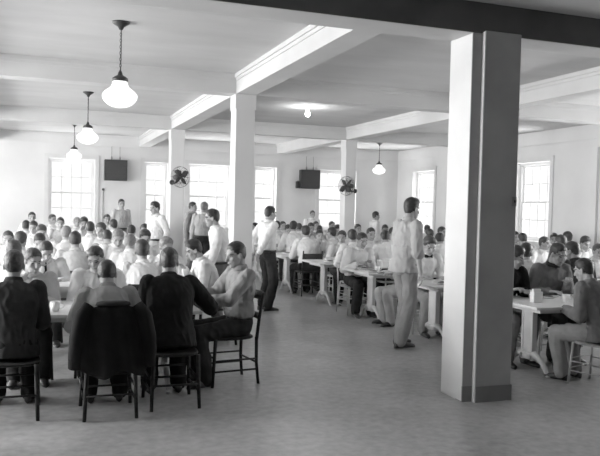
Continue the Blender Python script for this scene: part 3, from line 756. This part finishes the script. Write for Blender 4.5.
b = build_person('s4', 'stand', lean=0, bend=4, hp=10, hy=5, vox=.008, seed=54, lh=(-.30, .02, .92), rh=(.26, .18, .95), hair='full')
s4 = stand(155, 207, 13.7, 112, b, 'waiter in light shirt and light trousers standing left of the fan column', 'white', 'light', 'd')
b = build_person('s5', 'stand', lean=0, bend=2, hp=2, vox=.009, seed=55, lh=(-.26, -.05, .85), rh=(.26, -.02, .85))
stand(193, 206, 16.9, -125, b, 'standing man in grey shirt and dark trousers facing right by the column', 'grey', 'mid', 'd')
b = build_person('s6', 'stand', lean=1, bend=5, hp=6, vox=.009, seed=56, lh=(-.28, .05, .84), rh=(.26, .05, .84))
stand(204.5, 206.5, 15.0, -35, b, 'fair-haired standing man seen from behind, left of the profile waiter', 'light', 'dark', 'l', ccol='white')
b = build_person('s7', 'stand', lean=0, bend=4, hp=4, hy=-10, vox=.009, seed=57, lh=(-.27, .05, .85), rh=(.22, .15, .95))
stand(121.5, 203, 18.7, -160, b, 'waiter in grey-white shirt standing under the left wall speaker', 'light', 'mid', 'd')
b = build_person('s8', 'stand', lean=0, bend=4, hp=4, vox=.009, seed=58)
stand(312.5, 214.5, 18.6, 175, b, 'waiter all in white standing against the back wall below the right speaker', 'white', 'white', 'd')
b = build_person('s9', 'stand', lean=0, bend=4, hp=4, hy=0, vox=.009, seed=59)
stand(376, 215, 16.0, -95, b, 'waiter in white standing in right profile under the farthest lamp', 'white', 'light', 'd')

# ------------------------------------------------------------------ coat over the chair back in front
def coat_mesh():
    m = MB(); n = 16
    # a folded coat: outer rear face, over the rail, short inner face; wide at the hem
    prof = [(-.36, .30, .345), (-.37, .48, .345), (-.355, .66, .325), (-.335, .80, .295), (-.315, .87, .265), (-.275, .895, .250), (-.235, .87, .250), (-.225, .76, .255), (-.222, .62, .255)]
    rows = []
    for j, (y, z, w) in enumerate(prof):
        row = []
        for i in range(n+1):
            t = i/n*2-1
            fold = .018*sin(t*9+j*.5)*(1 if j < 4 else .3)+.010*noise.noise(V((t*4, z*6, 3)))
            yy = y + fold - .05*(1-t*t)*(.6 if j < 5 else .2)+.03*t*t*(1 if j < 4 else 0)
            zz = z - (.05*t*t if 3 <= j <= 6 else 0) + (.03*sin(t*5) if j == 0 else 0)
            row.append(V((w*t*.70, yy, zz+.06*(1-min(1, (z-.3)/.4)))))
        rows.append(row)
    vs = sum(rows, []); fs = []
    for j in range(len(prof)-1):
        for i in range(n): a = j*(n+1)+i; fs.append((a, a+1, a+n+2, a+n+1))
    m.add(vs, fs); return m
ct = thing('draped_coat', 'black coat draped over the chair back of the close-cropped man', 'coat', (xo, LF(0)-.12, 0))
o = obj('coat_body', coat_mesh(), CL['black'], ct, True)
sd = o.modifiers.new('thick', 'SOLIDIFY'); sd.thickness = .014; sb = o.modifiers.new('sub', 'SUBSURF'); sb.levels = 1; sb.render_levels = 1
for s in (-1, 1):
    m = MB(); m.tube([(s*.17, -.28, .87), (s*.225, -.31, .79), (s*.255, -.33, .64), (s*.265, -.32, .52), (s*.265, -.30, .42)], [.045, .058, .056, .052, .05], 14)
    obj('coat_sleeve', m, CL['black'], ct, True)
m = MB(); m.loft([((0, -.285, .870), (.13, 0, 0), (0, .055, 0)), ((0, -.285, .893), (.12, 0, 0), (0, .05, 0)), ((0, -.28, .901), (.09, 0, 0), (0, .03, 0))], 16); obj('coat_collar', m, CL['dark'], ct, True)

# ------------------------------------------------------------------ hanging lamps
def make_pendant():
    r = thing('pendant_lamp', 'x', 'lamp')
    m = MB(); m.lathe([(.085, 0), (.085, -.012), (.06, -.03), (.03, -.05), (.018, -.075), (.008, -.08)], n=24); obj('canopy', m, BLACKM, r, True)
    m = MB(); z = -.075
    for i in range(14):     # oval links
        pts = []
        for k in range(9):
            a = 2*PI*k/8; x = .0085*cos(a); zz = .021*sin(a)
            pts.append((x, 0, z-.016+zz) if i % 2 else (0, x, z-.016+zz))
        m.tube(pts, .0032, 5); z -= .030
    m.tube([(.004, .004, -.07), (.006, -.004, -.3), (.004, .004, -.50)], .0035, 6)
    obj('chain', m, BLACKM, r, True)
    m = MB(); m.lathe([(.012, -.475), (.02, -.49), (.026, -.515), (.055, -.53), (.075, -.545), (.078, -.575), (.06, -.58)], n=24); obj('shade_holder', m, BLACKM, r, True)
    m = MB(); m.lathe([(.066, -.572), (.072, -.585), (.076, -.605), (.088, -.628), (.115, -.652), (.146, -.676), (.166, -.704), (.169, -.718), (.164, -.745), (.146, -.775), (.116, -.802), (.076, -.822), (.03, -.831)], n=36); obj('glass_globe', m, OPAL, r, True)
    return r
lamp = make_pendant()
lamp.location = (.73, 7.27, CZ); lamp['label'] = 'largest and nearest of the white glass lamps hanging on a chain at left'; lamp['group'] = 'hanging glass lamps'
dup(lamp, (.72, 12.05, CZ), .5, 'middle white glass lamp of the three hanging at left')
dup(lamp, (.73, 17.0, CZ), 1, 'small farthest white glass lamp of the three at left, before the window')
dup(lamp, (8.42, 17.25, CZ), 1.3, 'white glass lamp hanging near the back corner right of the fan column')
bl = thing('ceiling_bulb', 'small lit bare bulb on the ceiling in the middle of the room', 'bulb', (4.38, 11.85, CZ))
m = MB(); m.lathe([(.06, 0), (.06, -.015), (.035, -.03), (.025, -.06), (.02, -.062)]); obj('bulb_socket', m, CHINA, bl, True)
m = MB(); m.lathe([(.014, -.06), (.02, -.075), (.04, -.105), (.045, -.13), (.034, -.16), (.012, -.172)]); obj('bulb_glass', m, BULB, bl, True)
# the light that bulb gives
ld = bpy.data.lights.new('bulb_light', 'POINT'); ld.energy = 6; ld.shadow_soft_size = .05; lo = bpy.data.objects.new('bulb_light', ld); COL.objects.link(lo); lo.location = (4.38, 11.85, CZ-.25)

# ------------------------------------------------------------------ wall loudspeakers hung by wires
def make_speaker(w, h):
    r = thing('wall_speaker', 'x', 'speaker')
    m = MB(); m.box(-w/2, w/2, -.2, 0, -h/2, h/2); bevel(obj('cabinet', m, BLACKM, r), .012, 2)
    m = MB(); m.box(-w/2+.035, w/2-.035, -.207, -.2, -h/2+.035, h/2-.035); obj('speaker_cloth', m, BOXD, r)
    m = MB()
    for k in range(5): m.box(-w/2+.03, w/2-.03, -.214, -.207, -h/2+.06+k*(h-.14)/4, -h/2+.075+k*(h-.14)/4)
    obj('grille_bar', m, BLACKM, r)
    for s in (-1, 1):
        m = MB(); m.tube([(s*w*.18, -.1, h/2), (s*w*.18, -.06, CZ-2.49)], .007, 6); q = obj('hanging_wire', m, GREYM, r, True)
        m = MB(); m.lathe([(.006, 0), (.02, .015), (.024, .05), (.012, .09), (.004, .1)], (s*w*.18, -.1, h/2), 10); obj('wire_hook', m, GREYM, q, True)
    return r
sp = make_speaker(.58, .54); sp.location = (1.87, YW-.005, 2.485); sp['label'] = 'dark square box speaker on the back wall right of the left window'; sp['group'] = 'wall speakers'
dup(sp, (7.27, YW-.005, 2.445), 0, 'dark square box speaker on the back wall left of the fan column')
bx = thing('control_box', 'small dark box on the wall just left of the right speaker', 'box', (6.93, YW+.004, 2.28))
m = MB(); m.box(-.05, .05, -.10, 0, -.10, .10); bevel(obj('box_body', m, BLACKM, bx), .01)
m = MB(); m.lathe([(.02, 0), (.02, .02), (.006, .02)], (0, -.06, .10), 12); obj('box_knob', m, GREYM, bx, True)
kb = thing('wall_valve', 'small dark knob on the wall below the left speaker', 'valve', (1.57, YW, 1.98))
m = MB(); m.ell((0, -.03, 0), (.035, .03, .035)); obj('valve_knob', m, BLACKM, kb, True)
m = MB(); m.tube([(0, -.012, 0), (0, -.012, -1.0)], .008, 6); obj('valve_pipe', m, GREYM, kb, True)

# ------------------------------------------------------------------ column fans
def make_fan():
    r = thing('wall_fan', 'x', 'fan')     # local -y is the wind side, the column stands behind at +y
    m = MB(); m.lathe([(.05, 0), (.05, .02), (.02, .03)], n=16); me = m.mesh('p', True)
    me.transform(M.Translation((0, .28, -.10)) @ M.Rotation(PI/2, 4, 'X')); obj('wall_plate', me, BLACKM, r)
    m = MB(); m.tube([(0, .27, -.10), (0, .14, -.12), (0, .06, -.07), (0, .06, -.03)], .016, 8); obj('bracket', m, BLACKM, r, True)
    m = MB(); m.cap((0, .12, 0), (0, -.0, 0), .055, .062, 16); obj('motor', m, BLACKM, r, True)
    for k in range(4):
        a = k*PI/2+.5; m = MB(); vs = []; fs = []; nn = 7
        for i in range(nn):
            t = i/(nn-1); rr = .035+.145*t; w = .02+.075*sin(PI*min(1, t*.8+.12)); 
            for q in (-1, 1):
                aa = a+q*w/rr*.55+.25*t; vs.append((rr*cos(aa), -.085+q*.028*(.3+t), rr*sin(aa)))
        for i in range(nn-1): fs.append((i*2, i*2+1, i*2+3, i*2+2))
        m.add(vs, fs); b_ = obj('blade', m, BOXD, r, True); s_ = b_.modifiers.new('t', 'SOLIDIFY'); s_.thickness = .004
    m = MB(); m.cap((0, -.06, 0), (0, -.12, 0), .03, .022, 12); obj('hub', m, BLACKM, r, True)
    m = MB()
    for R_, y_ in ((.20, -.085), (.205, -.05), (.12, -.135), (.13, .005), (.05, -.145)):
        m.tube([(R_*cos(2*PI*k/24), y_, R_*sin(2*PI*k/24)) for k in range(25)], .0035, 5)
    for k in range(10):
        a = 2*PI*k/10; m.tube([(R_*cos(a), y_, R_*sin(a)) for R_, y_ in ((.03, -.145), (.12, -.135), (.19, -.10), (.205, -.06), (.13, .005), (.05, .03))], .0028, 5)
    obj('guard', m, BLACKM, r, True)
    return r
fan = make_fan(); fan.location = (2.58, Y2-.29, 2.17); fan.rotation_euler.z = .35; fan['label'] = 'grey fan on the column left of the wide middle window'; fan['group'] = 'column fans'
dup(fan, (6.27, Y2-.155, 2.12), -1.0, 'dark fan on the column right of the right speaker')

# ------------------------------------------------------------------ things on the tables
def tp(u, v, z=TZ):
    d = ray(u, v); p = d*((z-H)/d.z); return V((p.x, p.y, z))
def plate_m(r=.115):
    m = MB(); m.lathe([(r*.55, 0), (r*.6, .004), (r, .018), (r*1.0, .022), (r*.62, .010), (r*.2, .009)], n=26); return m.mesh('plate', True)
PLM = plate_m(); PLM.materials.append(CHINA)
cupm = MB(); cupm.lathe([(.025, 0), (.03, .004), (.036, .03), (.041, .08), (.038, .08), (.033, .03), (.01, .012)], n=20); CUM = cupm.mesh('cup', True); CUM.materials.append(CHINA)
hnd = MB(); hnd.tube([(.036, 0, .065), (.06, 0, .066), (.07, 0, .045), (.058, 0, .022), (.034, 0, .022)], .005, 8); HNM = hnd.mesh('cup_handle', True); HNM.materials.append(CHINA)
bwm = MB(); bwm.lathe([(.05, 0), (.055, .006), (.09, .03), (.12, .062), (.115, .064), (.08, .03), (.02, .012)], n=26); BWM = bwm.mesh('bowl', True); BWM.materials.append(CHINA)
fdm = MB(); fdm.ell((0, 0, .015), (.06, .05, .018)); FDM = fdm.mesh('food', True); FDM.materials.append(FOOD)
def plate(p, label, grp='plates on the tables'):
    o = obj('plate', PLM); o.location = p+V((0, 0, .001)); tag(o, label, 'plate', grp); f = obj('food', FDM, None, o); return o
def cup(p, label, rz=0):
    o = obj('cup', CUM); o.location = p+V((0, 0, .001)); o.rotation_euler.z = rz; tag(o, label, 'cup', 'cups on the tables'); obj('cup_handle', HNM, None, o); return o
def bowl(p, label, s=1):
    o = obj('bowl', BWM); o.location = p+V((0, 0, .001)); o.scale = (s, s, s); tag(o, label, 'bowl', 'bowls on the tables'); return o
bowl(tp(65, 297), 'wide shallow white bowl on the near left table between the two nearest backs', 1.9)
def make_pitcher(p, label, m_, s=1, rz=0):
    r = thing('pitcher', label, 'pitcher', p, rz); r.scale = (s, s, s)
    m = MB(); m.lathe([(.055, 0), (.062, .01), (.07, .06), (.066, .12), (.05, .17), (.052, .20), (.058, .215), (.052, .213), (.044, .17), (.02, .10)], n=24); obj('pitcher_body', m, m_, r, True)
    m = MB(); m.tube([(.048, 0, .19), (.085, 0, .215), (.115, 0, .19), (.118, 0, .13), (.10, 0, .08), (.066, 0, .06)], .009, 8); obj('pitcher_handle', m, m_, r, True)
    m = MB(); m.loft([((-.045, 0, .185), (.02, 0, 0), (0, .022, 0)), ((-.068, 0, .218), (.022, 0, 0), (0, .018, 0))], 10); obj('spout', m, m_, r, True)
    return r
make_pitcher(V((1.16, LT_Y[0]+.02, TZ)), 'dark metal pitcher with a loop handle in front of the profile man', BLACKM, 1.0, -.3)
cup(V((1.03, LT_Y[0]-.22, TZ)), 'white cup on the near left table beside the dark pitcher')
plate(V((1.02, LT_Y[0]+.26, TZ)), 'plate in front of the profile man at the near table end')
plate(V((.42, LT_Y[0]-.20, TZ)), 'plate below the close-cropped man at the near left table')
plate(V((.55, LT_Y[0]+.22, TZ)), 'plate below the boy looking down at the near left table')
cup(V((.14, LT_Y[0]-.22, TZ)), 'white cup on the near left table left of the bowl')
# nearest right table
cup(V((4.98, 6.42, TZ)), 'white cup before the black-jacketed man beside the pillar')
plate(V((5.15, 6.36, TZ)), 'plate before the black-jacketed man beside the pillar')
nb_ = thing('napkin_box', 'pale napkin box standing at the pillar end of the nearest right table', 'box', (4.78, 6.08, TZ))
m = MB(); m.box(-.055, .055, -.035, .035, 0, .11); bevel(obj('box_shell', m, CHINA, nb_), .008)
m = MB(); m.box(-.045, .045, -.012, .012, .10, .135); obj('paper_napkin', m, CL['white'], nb_)
for i, (x, y) in enumerate(((5.10, 6.02), (5.38, 6.08))):
    cup(V((x, y, TZ)), ('white cup beside the napkin box', 'white cup in the middle of the nearest right table')[i], i)
plate(V((5.62, 6.40, TZ)), 'plate in front of the broad man in sweater')
cup(V((5.50, 6.20, TZ)), 'white cup close to the broad man in sweater', 2)
bowl(V((5.25, 5.86, TZ)), 'white bowl on the near edge of the nearest right table', .8)
# bread box table (third)
bb = thing('bread_box', 'white bread box on the third table left of the standing man', 'box', (4.98, RT_Y[2]+.10, TZ))
m = MB(); m.box(-.17, .17, -.09, .09, .03, .15); bevel(obj('box_body', m, CHINA, bb), .02, 3)
m = MB(); m.box(-.18, .18, -.10, .10, 0, .03); obj('box_base', m, BLACKM, bb)
plate(V((4.62, RT_Y[2]+.22, TZ)), 'plate in front of the boy by the bread box')
plate(V((4.56, RT_Y[2]-.20, TZ)), 'plate on the outer corner of the bread box table')
cup(V((4.72, RT_Y[2]-.02, TZ)), 'white cup between the plates on the bread box table')
bowl(V((4.85, RT_Y[2]-.25, TZ)), 'small white bowl in front of the bread box', .6)
# fourth table
plate(V((4.62, RT_Y[3]-.2, TZ)), 'plate on the table end left of the black-trousered boy')
bowl(V((4.72, RT_Y[3]+.1, TZ)), 'white bowl on the table end left of the black-trousered boy', .8)
cup(V((4.92, RT_Y[3]+.05, TZ)), 'white cup on the table left of the black-trousered boy')
# second table
plate(V((4.98, RT_Y[1]+.2, TZ)), 'plate in front of the bow tie boy')
cup(V((5.22, RT_Y[1]+.05, TZ)), 'white cup right of the bow tie boy')
plate(V((4.72, RT_Y[1]-.15, TZ)), 'plate on the table corner below the bow tie boy')
plate(V((4.60, RT_Y[4]+.15, TZ)), 'plate on the table end right of the man with clasped hands')
# second left table
plate(V((1.15, LT_Y[1]+.1, TZ)), 'plate in front of the curly-haired boy in profile')
cup(V((1.02, LT_Y[1]-.2, TZ)), 'white cup left of the curly-haired boy in profile')
# dark tin in the waiter's hand
# ------------------------------------------------------------------ light
w = bpy.data.worlds.new('sky'); SC.world = w; w.use_nodes = True
w.node_tree.nodes['Background'].inputs['Color'].default_value = (1, 1, 1, 1); w.node_tree.nodes['Background'].inputs['Strength'].default_value = .55
SC.view_settings.view_transform = 'Standard'; SC.view_settings.look = 'None'; SC.view_settings.exposure = 1.12; SC.view_settings.gamma = 1.22
